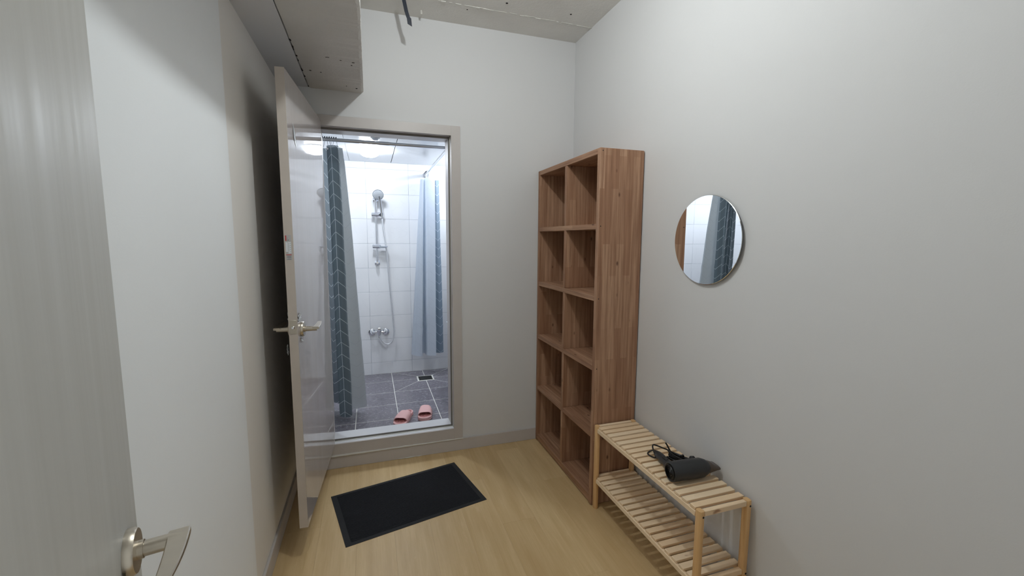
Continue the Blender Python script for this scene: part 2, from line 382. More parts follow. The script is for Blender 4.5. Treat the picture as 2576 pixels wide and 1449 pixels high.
# ---- floor planks
fl = thing('floor', 'oak look vinyl plank floor of the changing room', 'floor', (0, 0, 0), kind='structure')
b = B(); b.box(XL-0.1, XR+0.1, YF-0.12, YB, -0.05, -0.0035); b.build('subfloor', M['dark'], fl)
W = 0.1825; L = 1.22; x = XL; k = 0
while x < XR:
    xe = min(x+W, XR); y = YF-0.12-L*((k*0.37) % 1)
    while y < YB:
        y0, y1 = max(y, YF-0.12), min(y+L, YB)
        if y1-y0 > 0.02:
            b = B(); b.box(x+0.0001, xe-0.0001, y0+0.0001, y1-0.0001, -0.004, 0, 'y', bev=0.0003); b.build('plank', M['oak'], fl)
        y += L
    x += W; k += 1
# ---- baseboards
def baseboard(name, x0, x1, y0, y1, label):
    b = B(); b.box(x0, x1, y0, y1, 0, 0.086, 'x', bev=0.0015); return struct(b.build(name, M['trim']), label, 'baseboard')
bb = baseboard('baseboard_back', XL, XR, YB-0.012, YB, 'taupe baseboard under the bathroom doorway')
baseboard('baseboard_left', XL+0.0, XL+0.012, YF, YB-0.012, 'taupe baseboard along the greige wall behind the door')
baseboard('baseboard_right', XR-0.010, XR, YF, YB-0.012, 'taupe baseboard behind the slatted bench')
b = B(); P = []; rr = []
for i in range(93):
    x = -0.33+i*0.01; P.append((x, YB-0.0125+0.001*noise.noise(Vector((x*30, 4, 0))), 0.0865+0.0012*noise.noise(Vector((x*17, 0, 5))))); rr.append((0.0085-0.0045*i/92)*(1+0.3*noise.noise(Vector((x*45, 0, 0)))))
b.tube(P, rr, 8); b.build('caulk_bead', M['white'], bb)
b = B(); b.tube([(0.143+i*0.0193, YB-0.0135-0.001*math.sin(i*2), 0.0035) for i in range(9)], [0.0012, 0.003, 0.002, 0.004, 0.0035, 0.003, 0.001, 0.003, 0.0015], 6); b.build('glue_drip', M['white'], bb)

# ---- bathroom doorway frame
fr = thing('trim_1', 'taupe door frame around the lit bathroom doorway', 'door frame', (0.13, YB, 0), kind='structure')
ry = YB+0.045; cw = 0.062; yc = YB-0.012
def fpart(name, boxes, mat, lab=None):
    b = B()
    for q in boxes: b.box(*q[:6], q[6] if len(q) > 6 else 'z', bev=0.0006)
    o = b.build(name, mat, fr, (0.13, YB, 0))
    if lab: o['label'] = lab
    return o
st_ = 0.011
fpart('jamb', [(FX1, FX1+cw, yc, YB+0.002, FZ0-0.079, FZ1+cw), (FX1, FX1+0.02, YB, YB2+0.004, FZ0-0.02, FZ1+0.01), (FX1-st_, FX1+0.001, ry, YB2+0.004, FZ0, FZ1)], M['trim'])
fpart('jamb', [(FX0-cw, FX0, yc, YB+0.002, FZ0-0.079, FZ1+cw), (FX0-0.02, FX0, YB, YB2+0.004, FZ0-0.02, FZ1+0.01), (FX0-0.001, FX0+st_, ry, YB2+0.004, FZ0, FZ1)], M['trim'])
fpart('head', [(FX0, FX1, yc, YB+0.002, FZ1, FZ1+cw, 'x'), (FX0, FX1, YB, YB2+0.004, FZ1, FZ1+0.02, 'x'), (FX0+st_, FX1-st_, ry, YB2+0.004, FZ1-st_, FZ1+0.001, 'x')], M['trim'])
fpart('sill', [(FX0, FX1, yc, YB+0.002, FZ0-0.079, FZ0, 'x')], M['trim'])
fpart('threshold', [(FX0, FX1, YB+0.0021, YB2+0.004, FZ0-0.03, FZ0, 'x'), (FX0+st_, FX1-st_, ry, YB2+0.004, FZ0-0.001, FZ0+st_, 'x')], M['threshold'], 'pale grey door threshold')
fpart('weather_strip', [(FX1-0.0035, FX1+0.0005, ry-0.020, ry-0.014, FZ0+0.003, FZ1-0.003), (FX0+0.003, FX1-0.003, ry-0.020, ry-0.014, FZ0-0.0005, FZ0+0.0035, 'x')], M['white'], 'thin white weather strip')
g = 0.0045
fpart('gasket', [(FX1-st_-0.0005, FX1-0.0005, ry-g, ry+0.0002, FZ0+0.001, FZ1-0.001), (FX0+0.0005, FX0+st_+0.0005, ry-g, ry+0.0002, FZ0+0.001, FZ1-0.001),
                 (FX0+st_, FX1-st_, ry-g, ry+0.0002, FZ1-st_-0.0005, FZ1-0.0005, 'x'), (FX0+st_, FX1-st_, ry-g, ry+0.0002, FZ0+0.0005, FZ0+st_+0.0005, 'x')], M['gasket'])
b = B(); b.box(FX1-0.0015, FX1+0.001, YB+0.008, YB+0.034, 1.03, 1.12, bev=0.0005); b.build('strike_plate', M['steel'], fr, (0.13, YB, 0))

# ---- bathroom shell
def tiled(name, label, axis, fixed, u0, u1, z0, z1, uj, zj, sgn, mat, gmat):
    """wall with separate tiles; axis 'y' = wall plane at y=fixed facing -y (sgn=-1); 'x' = plane at x=fixed facing sgn"""
    loc = (0, fixed, 0) if axis == 'y' else (fixed, 0, 0)
    t_ = thing(name, label, 'wall', loc, kind='structure'); b = B(); th = 0.1; d = 0.0025
    if axis == 'y': b.box(u0, u1, fixed+d, fixed+th, z0-0.05, z1+0.02)
    elif sgn > 0: b.box(fixed-th, fixed-d, u0, u1, z0-0.05, z1+0.02)
    else: b.box(fixed+d, fixed+th, u0, u1, z0-0.05, z1+0.02)
    b.build('grout', gmat, t_, loc)
    us = [u0]+[u for u in uj if u0+0.01 < u < u1-0.01]+[u1]; zs = [z0]+[z for z in zj if z0+0.01 < z < z1-0.01]+[z1]; g = 0.0011
    for i in range(len(us)-1):
        for j in range(len(zs)-1):
            a0, a1, c0, c1 = us[i]+g, us[i+1]-g, zs[j]+g, zs[j+1]-g; b = B()
            if axis == 'y': b.box(a0, a1, fixed, fixed+0.004, c0, c1, 'x', bev=0.0012)
            elif sgn > 0: b.box(fixed-0.004, fixed, a0, a1, c0, c1, 'y', bev=0.0012)
            else: b.box(fixed, fixed+0.004, a0, a1, c0, c1, 'y', bev=0.0012)
            b.build('tile', mat, t_, loc)
    return t_
zj = [0.242+0.241*i for i in range(9)]
tiled('wall_bathroom_back', 'white marbled tile wall holding the shower fittings', 'y', BYB, BXL, BXR, FZ, BZ, [-0.02+0.404*i for i in range(-4, 5)], zj, -1, M['tile'], M['grout'])
tiled('wall_bathroom_left', 'white tiled bathroom wall beyond the dark chevron curtain', 'x', BXL, YB2, BYB, FZ, BZ, [BYB-0.404*i for i in range(1, 5)], zj, 1, M['tile'], M['grout'])
tiled('wall_bathroom_right', 'white tiled bathroom wall behind the washbasin', 'x', BXR, YB2, BYB, FZ, BZ, [BYB-0.404*i for i in range(1, 5)], zj, -1, M['tile'], M['grout'])
bc = thing('ceiling_bathroom', 'glossy white plastic panel ceiling over the shower', 'ceiling', (0, 0, BZ), kind='structure')
b = B(); b.box(BXL-0.1, BXR+0.1, YB2, BYB+0.1, BZ+0.006, BZ+0.1); b.build('backing', M['dark'], bc, (0, 0, BZ))
for (a, c_) in ((BXL, -0.9615), (-0.96, -0.1615), (-0.1600, 0.218), (0.2225, 0.62), (0.6215, 1.02), (1.0215, BXR)):
    b = B(); b.box(a, c_, YB2, BYB, BZ, BZ+0.008, 'y', bev=0.001); b.build('ceiling_panel', M['plastic_ceiling'], bc, (0, 0, BZ))
# floor tiles of 30 cm, the four round the drain cut on the diagonals of the fall
bf = thing('floor_bathroom', 'slate grey bathroom floor tiles with white grout', 'floor', (0, 0, FZ), kind='structure')
b = B(); b.box(BXL-0.1, BXR+0.1, YB2, BYB+0.1, FZ-0.06, FZ-0.0008); b.build('grout', M['grout_white'], bf, (0, 0, FZ))
def clip(poly, a, b_, c):            # keep a*x+b*y <= c
    out = []
    for i in range(len(poly)):
        p, q = poly[i], poly[(i+1) % len(poly)]; dp, dq = a*p[0]+b_*p[1]-c, a*q[0]+b_*q[1]-c
        if dp <= 0: out.append(p)
        if dp*dq < 0: k = dp/(dp-dq); out.append((p[0]+(q[0]-p[0])*k, p[1]+(q[1]-p[1])*k))
    return out
def ftile(poly, g=0.0027):
    if len(poly) < 3: return
    ar = sum(p[0]*q[1]-q[0]*p[1] for p, q in zip(poly, poly[1:]+poly[:1]))/2
    if abs(ar) < 4e-4: return
    if ar < 0: poly = poly[::-1]
    pl = poly
    for p, q in zip(poly, poly[1:]+poly[:1]):    # inset every side by the half joint
        dx, dy = q[0]-p[0], q[1]-p[1]; l = math.hypot(dx, dy)
        if l < 1e-4: continue
        nx, ny = dy/l, -dx/l; pl = clip(pl, nx, ny, nx*p[0]+ny*p[1]-g)
    if len(pl) < 3: return
    b = B(); b.prism(pl, FZ-0.006, FZ); b.build('floor_tile', M['slate'], bf, (0, 0, FZ))
cx, cy, hs = 0.485, 4.205, 0.078
xs = [BXL]+[0.172+0.313*i for i in range(-6, 4) if BXL+0.02 < 0.172+0.313*i < BXR]+[BXR]; ysj = [YB2, 3.29, 3.59, 3.889, 4.205, BYB]
for i in range(len(xs)-1):
    for j in range(len(ysj)-1):
        P = [(xs[i], ysj[j]), (xs[i+1], ysj[j]), (xs[i+1], ysj[j+1]), (xs[i], ysj[j+1])]
        mx, my = (xs[i]+xs[i+1])/2, (ysj[j]+ysj[j+1])/2
        if 0.17 < mx < 0.80 and my > 3.889:
            sx, sy = (1 if mx > cx else -1), (1 if my > cy else -1)
            ox, oy = (0.172 if sx < 0 else 0.798), (3.889 if sy < 0 else 4.50)
            kx, ky = cx+sx*hs, cy+sy*hs                        # diagonal from drain corner (kx,ky) to (ox,oy)
            dx, dy = ox-kx, oy-ky; a, bq = dy, -dx; c_ = a*kx+bq*ky
            for s_ in (1, -1):
                Q = clip(P, a*s_, bq*s_, c_*s_)
                mid = (sum(p[0] for p in Q)/len(Q), sum(p[1] for p in Q)/len(Q))
                if abs(mid[0]-cx)/abs(ox-cx) > abs(mid[1]-cy)/abs(oy-cy): Q = clip(Q, -sx, 0, -sx*kx)
                else: Q = clip(Q, 0, -sy, -sy*ky)
                ftile(Q)
        else: ftile(P)
dr = thing('floor_drain', 'dark square strainer drain set in the slate tiles', 'drain', (cx, cy, FZ-0.005))
b = B(); q = hs-0.004
for (a0, a1, c0, c1) in ((-q, q, -q, -q+0.008), (-q, q, q-0.008, q), (-q, -q+0.008, -q+0.008, q-0.008), (q-0.008, q, -q+0.008, q-0.008)): b.box(cx+a0, cx+a1, cy+c0, cy+c1, FZ-0.0007, FZ+0.0014)
b.build('rim', M['grout_white'], dr, (cx, cy, FZ-0.005))
b = B()
for i in range(9): x = cx-q+0.012+i*0.0143; b.box(x, x+0.008, cy-q+0.009, cy+q-0.009, FZ-0.0004, FZ+0.0010)
b.build('grate', M['grate'], dr, (cx, cy, FZ-0.005))
b = B(); b.box(cx-q+0.008, cx+q-0.008, cy-q+0.008, cy+q-0.008, FZ-0.0007, FZ-0.0002); b.build('well', M['dark'], dr, (cx, cy, FZ-0.005))

# ---------------------------------------------------------------- lamps
lp = (0.352, 1.42)
t_ = thing('ceiling_light', 'round white ceiling lamp lighting the changing room', 'lamp', (lp[0], lp[1], ZC))
b = B(); b.lathe([(0, 0.10), (0.028, 0.10), (0.032, 0.095)], (lp[0], lp[1], ZC), (0, 0, -1), 32); b.build('housing', M['ceramic'], t_, (lp[0], lp[1], ZC))
b = B(); b.lathe([(0.0321, 0.09), (0.042, 0.08), (0.049, 0.05), (0.052, 0.01)], (lp[0], lp[1], ZC), (0, 0, -1), 32); b.build('diffuser', M['lampglow'], t_, (lp[0], lp[1], ZC))
d = bpy.data.lights.new('main_lamp', 'POINT'); d.energy = LAMP_POWER; d.color = LAMP_COL; d.shadow_soft_size = 0.024
o = bpy.data.objects.new('main_lamp', d); COL.objects.link(o); o.location = (lp[0], lp[1], ZC-0.108)
for bl, lab in (((0.022, 3.86), 'bright round recessed lamp above the shower, seen through the doorway'), ((-1.02, 3.95), 'round recessed lamp in the unseen end of the bathroom ceiling'), ((0.92, 4.08), 'added unseen fill lamp above the washbasin, hidden by the door frame')):
    t_ = thing('bathroom_light', lab, 'lamp', (bl[0], bl[1], BZ), 0, 'bathroom ceiling lamps')  # the washbasin lamp is an added, unseen source that fills the lower walls
    b = B(); b.lathe([(0, 0.086), (0.004, 0.086), (0.006, 0.081)], (bl[0], bl[1], BZ), (0, 0, -1), 40); b.build('rim', M['ceramic'], t_, (bl[0], bl[1], BZ))
    b = B(); b.lathe([(0.0061, 0.080), (0.024, 0.079), (0.042, 0.070), (0.055, 0.052), (0.062, 0.028), (0.064, 0.004)], (bl[0], bl[1], BZ), (0, 0, -1), 40); b.build('diffuser', M['bathglow'], t_, (bl[0], bl[1], BZ))
t_ = thing('smoke_detector', 'small clear domed detector on the bathroom ceiling near the curtain rod', 'detector', (0.062, 3.41, BZ))
b = B(); b.lathe([(0, 0.034), (0.006, 0.034), (0.008, 0.028)], (0.062, 3.41, BZ), (0, 0, -1), 24); b.build('base', M['ceramic'], t_, (0.062, 3.41, BZ))
b = B(); b.lathe([(0.008, 0.025), (0.016, 0.021), (0.021, 0.010), (0.022, 0.001)], (0.062, 3.41, BZ), (0, 0, -1), 24); b.build('dome', M['clear'], t_, (0.062, 3.41, BZ))

# ---------------------------------------------------------------- doors
def lever(parent, lx, lz, side, tname='lever'):
    """rosette + neck + blade in door-local coordinates; side=-1 sticks out to -y, hinge towards -x"""
    s = side; fy = 0 if s < 0 else 0.037
    b = B(); b.lathe([(0, 0.034), (0.008, 0.034), (0.0125, 0.0315), (0.013, 0.013)], (lx, fy, lz), (0, s, 0), 32); ro = b.build('rosette', M['steel'], parent)
    b = B(); b.lathe([(0.0125, 0.0135), (0.02, 0.0135)], (lx, fy, lz), (0, s, 0), 24)
    b.lathe([(0.021, 0.0115), (0.060, 0.0115), (0.066, 0.0105)], (lx, fy, lz), (0, s, 0), 24)
    b.lathe([(0.0198, 0.0105), (0.0215, 0.0105)], (lx, fy, lz), (0, s, 0), 24)
    rg = []; n = 18
    for i in range(n+1):
        k = i/n; x = lx+0.0125-0.128*k; yo = 0.0765-0.010*k**2; wd = 0.029-0.010*k**1.3; th = 0.0058-0.0028*k; zc = lz+0.0045+0.006*k**2
        if i == 0: wd *= 0.97; th *= 0.9
        if i == n: wd *= 0.7; th *= 0.7
        ya, yb2 = fy+s*(yo-wd), fy+s*yo; c_ = 0.0016
        rg.append([(x, ya, zc-th+c_), (x, ya+s*c_, zc-th), (x, yb2-s*c_, zc-th), (x, yb2, zc-th+c_), (x, yb2, zc+th-c_), (x, yb2-s*c_, zc+th), (x, ya+s*c_, zc+th), (x, ya, zc+th-c_)])
    b.rings(rg); b.build(tname, M['steel'], parent)
    return ro
def scrap(parent, pts, amp=0.006):
    b = B(); n = 6; vs = []
    (ax, ay, az), (wx, wz) = pts
    for i in range(n+1):
        row = []
        for j in range(n+1):
            u, v = i/n-0.5, j/n-0.5; sh = 1-0.5*abs(v)*abs(u)*4*rnd.random()
            row.append(b.bm.verts.new((ax+u*wx*sh*(1+0.3*math.sin(j*2)), ay+amp*(noise.noise(Vector((u*9+ax*50, v*9, az*30)))), az+v*wz*sh)))
        vs.append(row)
    for i in range(n):
        for j in range(n):
            if rnd.random() > 0.12: b.face([vs[i][j], vs[i+1][j], vs[i+1][j+1], vs[i][j+1]], smooth=True)
    return b.build('film_scrap', M['film'], parent)
# bathroom door, standing open towards the left wall
d1 = thing('door_1', 'open greige bathroom door with nickel lever and paper sticker on its edge', 'door', (-0.2546, 2.882, 0), math.atan2(-0.825, -0.0577), kind='structure')
DL = 0.827; z0, z1 = 0.163, 2.198
b = B(); b.box(0.004, DL-0.0006, 0, -0.037, z0, z1, 'z', bev=0.0012); leaf = b.build('leaf', M['door'], d1)
for q in leaf.data.vertices: q.co.y += 0
b = B(); b.box(DL-0.0006, DL, -0.0005, -0.0365, z0+0.0005, z1-0.0005, 'z'); b.build('edge_band', M['door_edge'], d1)
# lever() assumes the leaf spans y 0..0.037 with side -1 at y=0; here the leaf spans -0.037..0, so use a carrier for both sides
def lever_far(lx, lz):
    for s, fy in ((1, 0.0), (-1, -0.037)):
        b = B(); b.lathe([(0, 0.034), (0.009, 0.034), (0.0125, 0.0315), (0.013, 0.013)], (lx, fy, lz), (0, s, 0), 32); b.build('rosette', M['steel'], d1)
        b = B(); b.lathe([(0.0125, 0.0135), (0.021, 0.0135)], (lx, fy, lz), (0, s, 0), 24); b.lathe([(0.020, 0.0115), (0.066, 0.0105)], (lx, fy, lz), (0, s, 0), 24)
        rg = []; n = 18
        for i in range(n+1):
            k = i/n; x = lx+0.0125-0.128*k; yo = 0.0765-0.010*k**2; wd = 0.029-0.010*k**1.3; th = 0.0058-0.0028*k; zc = lz+0.0045+0.006*k**2
            if i == 0: wd *= 0.97; th *= 0.9
            if i == n: wd *= 0.7; th *= 0.7
            ya, yb2 = fy+s*(yo-wd), fy+s*yo; c_ = 0.0016
            rg.append([(x, ya, zc-th+c_), (x, ya+s*c_, zc-th), (x, yb2-s*c_, zc-th), (x, yb2, zc-th+c_), (x, yb2, zc+th-c_), (x, yb2-s*c_, zc+th), (x, ya+s*c_, zc+th), (x, ya, zc+th-c_)])
        b.rings(rg); b.build('lever', M['steel'], d1)
lever_far(DL-0.068, 1.088)
b = B(); b.box(DL, DL+0.0012, -0.0055, -0.0315, 1.079, 1.141, bev=0.0005); lpz = b.build('latch_plate', M['steel'], d1)
b = B(); b.lathe([(0, 0.0085), (0.004, 0.008), (0.008, 0.005)], (DL+0.001, -0.0185, 1.108), (1, 0, 0), 16); b.build('latch_bolt', M['chrome'], lpz)
b = B(); xq = DL+0.0004
def flat(b, y0, y1, za, zb, mi, lift=0.0):
    vs = [b.bm.verts.new((xq+lift, y, z)) for y, z in ((y0, za), (y1, za), (y1, zb), (y0, zb))]; b.face(vs, 'z', mi)
flat(b, -0.008, -0.030, 1.405, 1.512, 0)
flat(b, -0.026, -0.0305, 1.487, 1.510, 2, 0.0003); flat(b, -0.0165, -0.0235, 1.489, 1.492, 3, 0.0003); flat(b, -0.0205, -0.0235, 1.497, 1.499, 3, 0.0003)
flat(b, -0.0215, -0.0305, 1.440, 1.482, 1, 0.0003); flat(b, -0.009, -0.0205, 1.433, 1.483, 1, 0.0003)
for k in range(6): flat(b, -0.0165, -0.0195, 1.476-k*0.006, 1.4745-k*0.006, 3, 0.0005); flat(b, -0.0105, -0.0140, 1.477-k*0.009, 1.4755-k*0.009, 3, 0.0005)
flat(b, -0.0085, -0.0300, 1.426, 1.429, 2, 0.0003)
for k in range(7):
    if k != 4: flat(b, -0.0105, -0.0285+0.002*(k % 3), 1.423-k*0.0026, 1.4218-k*0.0026, 3, 0.0003)
stk = b.build('sticker', [M['sticker'], M['sticker_white'], M['red'], M['ink']], d1); stk['label'] = 'grey and white printed sticker with red block and red bar'
for a in (((DL-0.035, 0.003, 1.150), (0.05, 0.045)), ((DL-0.05, 0.004, 1.045), (0.022, 0.03)), ((DL-0.05, -0.046, 1.155), (0.03, 0.05)), ((DL-0.02, -0.050, 1.005), (0.02, 0.05))): scrap(d1, a)
b = B(); vs = [b.bm.verts.new(p) for p in ((DL-0.10, 0.0008, 2.005), (DL-0.125, 0.004, 1.955), (DL-0.15, 0.0008, 1.90), (DL-0.10, 0.0035, 1.94))]; b.face(vs); b.build('film_scrap', M['film'], d1)
for zz in (0.40, 1.18, 1.95):
    b = B(); b.tube([(-0.001, -0.043, zz-0.05), (-0.001, -0.043, zz+0.05)], 0.0055, 12); b.build('hinge', M['steel'], d1)
# entrance door beside the viewer
d2 = thing('door_2', 'streaky film covered entrance door with lever, standing open beside the viewer', 'door', (-0.188, -0.03, 0), math.atan2(0.8446, -0.188), kind='structure')
b = B(); b.box(0, 0.862, 0, 0.037, 0.008, 2.10, 'z', bev=0.0015); b.build('leaf', M['door_near'], d2)
lever(d2, 0.795, 1.028, -1)
scrap(d2, ((0.745, -0.003, 0.995), (0.06, 0.04)), 0.004)
for zz in (0.3, 1.1, 1.85):
    b = B(); b.tube([(-0.002, -0.004, zz-0.05), (-0.002, -0.004, zz+0.05)], 0.006, 12); b.build('hinge', M['steel'], d2)

# ---------------------------------------------------------------- cube shelf
sx0, sx1, sy0, sy1, sh = 1.144, 1.4065, 2.020, 2.879, 1.9715
rt = (1.275, 2.45, 0)
sh_ = thing('cube_shelf', 'tall reddish brown timber shelf of ten cubbies against the corner', 'shelf', rt)
def sp(name, *q, grain='z', bev=0.0015, mat='cedar'):
    b = B(); b.box(*q, grain, bev=bev); return b.build(name, M[mat], sh_, rt)
sp('side_panel', sx0, sx1, sy0, sy0+0.028, 0.004, sh); sp('side_panel', sx0, sx1, sy1-0.028, sy1, 0.004, sh)
ya, yb_ = sy0+0.0282, sy1-0.0282; zr = [0.045, 0.41, 0.795, 1.182, 1.567]; hb = 0.0145
sp('top_board', sx0, sx1, ya, yb_, sh-0.030, sh, grain='y'); sp('bottom_board', sx0, sx1, ya, yb_, 0.022, 0.052, grain='y'); sp('plinth', sx0+0.004, sx0+0.022, ya, yb_, 0.004, 0.0218, grain='y')
for z in zr[1:]: sp('shelf_board', sx0, sx1, ya, yb_, z-hb, z+hb, grain='y')
lv = [0.052]+[z for zz in zr[1:] for z in (zz-hb, zz+hb)]+[sh-0.030]
for i in range(0, len(lv), 2): sp('partition', sx0+0.001, sx1, 2.4165, 2.4455, lv[i]+0.0002, lv[i+1]-0.0002)
sp('back_panel', sx1, sx1+0.004, sy0+0.002, sy1-0.002, 0.02, sh-0.002, bev=0)
for (px, pz) in ((1.160, 1.957), (1.157, 1.569), (1.157, 1.182), (1.157, 0.795), (1.157, 0.411)):
    b = B(); b.lathe([(0, 0.0032), (0.0012, 0.0028)], (px, sy0+0.0006, pz), (0, -1, 0), 10); b.build('screw_hole', M['dark'], sh_, rt)

# ---------------------------------------------------------------- slatted bench
bx0, bx1, by0, by1, bz, lz = 1.148, 1.400, 1.205, 2.013, 0.481, 0.190
rt = (1.275, 1.61, 0)
be = thing('slatted_bench', 'pale pine slatted bench with lower shelf against the white wall', 'bench', rt)
def bp(name, *q, grain='y', bev=0.0015, mat='pine'):
    b = B(); b.box(*q, grain, bev=bev); return b.build(name, M[mat], be, rt)
for lx0 in (bx0, bx1-0.024):
    for ly0 in (by0, by1-0.030):
        b = B(); rg = []
        cx_, cy_ = lx0+0.012, ly0+0.015
        for (z, k) in ((0, 0.96), (0.003, 1), (bz-0.003, 1), (bz, 0.93)):
            rg.append([(cx_+0.012*k*math.copysign(abs(math.cos(a))**0.55, math.cos(a)), cy_+0.015*k*math.copysign(abs(math.sin(a))**0.55, math.sin(a)), z) for a in [2*PI*j/20 for j in range(20)]])
        b.rings(rg); b.build('leg', M['post'], be, rt)
        if ly0 == by0:
            for zz in (bz-0.022, lz-0.02):
                b = B(); b.lathe([(0, 0.0042), (0.0008, 0.004)], (cx_+0.003, ly0+0.0002, zz), (0, -1, 0), 12); b.build('screw_hole', M['dark'], be, rt)
for (zt) in (bz, lz):
    for x in (bx0+0.002, bx1-0.016): bp('rail', x, x+0.014, by0+0.031, by1-0.031, zt-0.034, zt-0.0125, grain='y')
    bp('end_rail', bx0+0.0245, bx1-0.0245, by0+0.003, by0+0.022, zt-0.022, zt-0.001, grain='x'); bp('end_rail', bx0+0.0245, bx1-0.0245, by1-0.022, by1-0.003, zt-0.022, zt-0.001, grain='x')
    n = 17; a0, a1 = by0+0.028, by1-0.028; pitch = (a1-a0)/n
    src = None
    for i in range(n):
        yy = a0+pitch*(i+0.5); w2 = 0.0151
        b = B(); b.box(bx0+0.006+rnd.uniform(-0.001, 0.001), bx1-0.004+rnd.uniform(-0.002, 0.001), yy-w2, yy+w2, zt-0.0122+rnd.uniform(0, 0.0006), zt+rnd.uniform(-0.0004, 0.0004), 'x', bev=0.0016); b.build('slat', M['pine'], be, rt)

# ---------------------------------------------------------------- round mirror
my, mz = 1.5422, 1.4985
mi_ = thing('round_mirror', 'round frameless mirror fixed flat on the white wall', 'mirror', (XR-0.0055, my, mz), -0.0255)
b = B(); b.lathe([(0, 0.1945), (0.004, 0.1965), (0.0046, 0.1965)], (0, 0, 0), (-1, 0, 0), 96); b.build('rim', M['mirroredge'], mi_)
b = B(); b.lathe([(0.0047, 0.1965), (0.0062, 0.1945)], (0, 0, 0), (-1, 0, 0), 96, smooth=False); b.build('glass', M['mirror'], mi_)
for ob in mi_.children:
    for v_ in ob.data.vertices: v_.co.y *= 1.045      # seen span a touch wider than tall

# ---------------------------------------------------------------- floor mat
c4 = [Vector((-0.255, 2.556)), Vector((0.4996, 2.7255)), Vector((0.592, 2.252)), Vector((-0.161, 2.089))]
ctr = sum(c4, Vector((0, 0)))/4; ang = math.atan2(0.1665, 0.754); Lm, Wm = 0.773, 0.479
mt = thing('door_mat', 'black ribbed door mat on the oak floor before the doorway', 'mat', (ctr.x, ctr.y, 0), ang)
b = B(); e = 0.0
rg = []
for (o_, z) in ((0, 0.0002), (0, 0.002), (0.026, 0.0042), (0.030, 0.0035)):
    q = [(-Lm/2+o_, -Wm/2+o_*0.7), (Lm/2-o_, -Wm/2+o_*0.7), (Lm/2-o_, Wm/2-o_*0.7), (-Lm/2+o_, Wm/2-o_*0.7)]; rg.append([(x, y, z) for x, y in q])
b.rings(rg, smooth=False); b.build('rubber_edge', M['rugedge'], mt)
b = B(); n = 44; y0, y1 = -Wm/2+0.021, Wm/2-0.021; prof = []
for i in range(n):
    p = (y1-y0)/n; y = y0+i*p; prof += [(y+p*0.08, 0.0038), (y+p*0.3, 0.0062), (y+p*0.7, 0.0062), (y+p*0.92, 0.0038)]
nx = 150; gr = []
for k in range(nx+1):
    x = -Lm/2+0.030+(Lm-0.06)*k/nx; gr.append([(x, y, z+(0.0009*noise.noise(Vector((x*120, y*90, 1))) if z > 0.005 else 0)) for y, z in prof])
b.rings(gr, cap=False, smooth=False, closed=False); b.build('ribbed_pile', M['rug'], mt)

# ---------------------------------------------------------------- shower curtains and rods
def crom(P, n):
    P = [Vector(p) for p in P]; P = [P[0]*2-P[1]]+P+[P[-1]*2-P[-2]]; out = []; segs = len(P)-3
    for i in range(n+1):
        t_ = i/n*segs; k = min(int(t_), segs-1); u = t_-k; a, b_, c, d_ = P[k:k+4]
        out.append(0.5*((2*b_)+(c-a)*u+(2*a-5*b_+4*c-d_)*u*u+(3*b_-a-3*c+d_)*u**3))
    return out
def curtain(parent, root, top, bot, zt, zb, mat, n=220, rows=44, ease=0.8, name='cloth', crease=(), uref=None):
    T, Bt = crom(top, n), crom(bot, n); bm_ = B(); us = [0.0]
    for i in range(1, n+1): us.append(us[-1]+(Bt[i]-Bt[i-1]).length*0.5+(T[i]-T[i-1]).length*0.5)
    if uref is not None: u0 = us[int(n*uref)]; us = [q-u0+0.0625 for q in us]
    k = 1.0; G = []
    for r in range(rows+1):
        v = r/rows; w_ = v**ease; z = zt+(zb-zt)*v; row = []
        for i in range(n+1):
            p = T[i]*(1-w_)+Bt[i]*w_
            j = 0.004*noise.noise(Vector((us[i]*5, z*2.2, 4)))*min(1, v*4)
            dz = 0.006*math.sin(us[i]*18)*(1-v)
            for cz in crease: j += 0.004*math.exp(-((z-cz)/0.012)**2)
            row.append(bm_.bm.verts.new((p.x+j, p.y+j, z+dz)))
        G.append(row)
    for r in range(rows):
        for i in range(n):
            q = [(us[a], (zt+(zb-zt)*c/rows)) for a, c in ((i, r), (i, r+1), (i+1, r+1), (i+1, r))]
            bm_.face([G[r][i], G[r+1][i], G[r+1][i+1], G[r][i+1]], uvs=q, smooth=True)
    me = bpy.data.meshes.new(name); 
    for v_ in bm_.bm.verts: v_.co = v_.co-Vector(root)
    bm_.bm.normal_update(); bm_.bm.to_mesh(me); bm_.bm.free(); me.materials.append(mat)
    o = bpy.data.objects.new(name, me); COL.objects.link(o); o.parent = parent; return o, T
RY, RZ = 3.30, 2.175
t_ = thing('curtain_rod', 'satin steel tension rod across the bathroom just inside the doorway', 'curtain rod', (0.3, RY, RZ))
b = B(); b.tube([(BXL+0.001, RY, RZ), (0.155, RY, RZ)], 0.0125, 20); b.build('outer_tube', M['rod'], t_, (0.3, RY, RZ))
b = B(); b.tube([(0.150, RY, RZ), (BXR-0.001, RY, RZ)], 0.0105, 20); b.build('inner_tube', M['rod'], t_, (0.3, RY, RZ))
for x, dx in ((BXL+0.001, 1), (BXR-0.001, -1)):
    b = B(); b.lathe([(0, 0.019), (0.02, 0.019), (0.024, 0.014)], (x, RY, RZ), (dx, 0, 0), 20); b.build('end_cap', M['bead'], t_, (0.3, RY, RZ))
r1 = (-0.26, RY, RZ)
c1 = thing('shower_curtain', 'slate blue chevron curtain bunched beside the greige door', 'curtain', r1)
top = [(-0.345, 3.31), (-0.338, 3.27), (-0.330, 3.33), (-0.322, 3.27), (-0.314, 3.33), (-0.306, 3.29), (-0.298, 3.34), (-0.25, 3.342), (-0.175, 3.336), (-0.161, 3.325), (-0.185, 3.316), (-0.245, 3.310), (-0.262, 3.290), (-0.232, 3.270), (-0.194, 3.272), (-0.184, 3.290)]
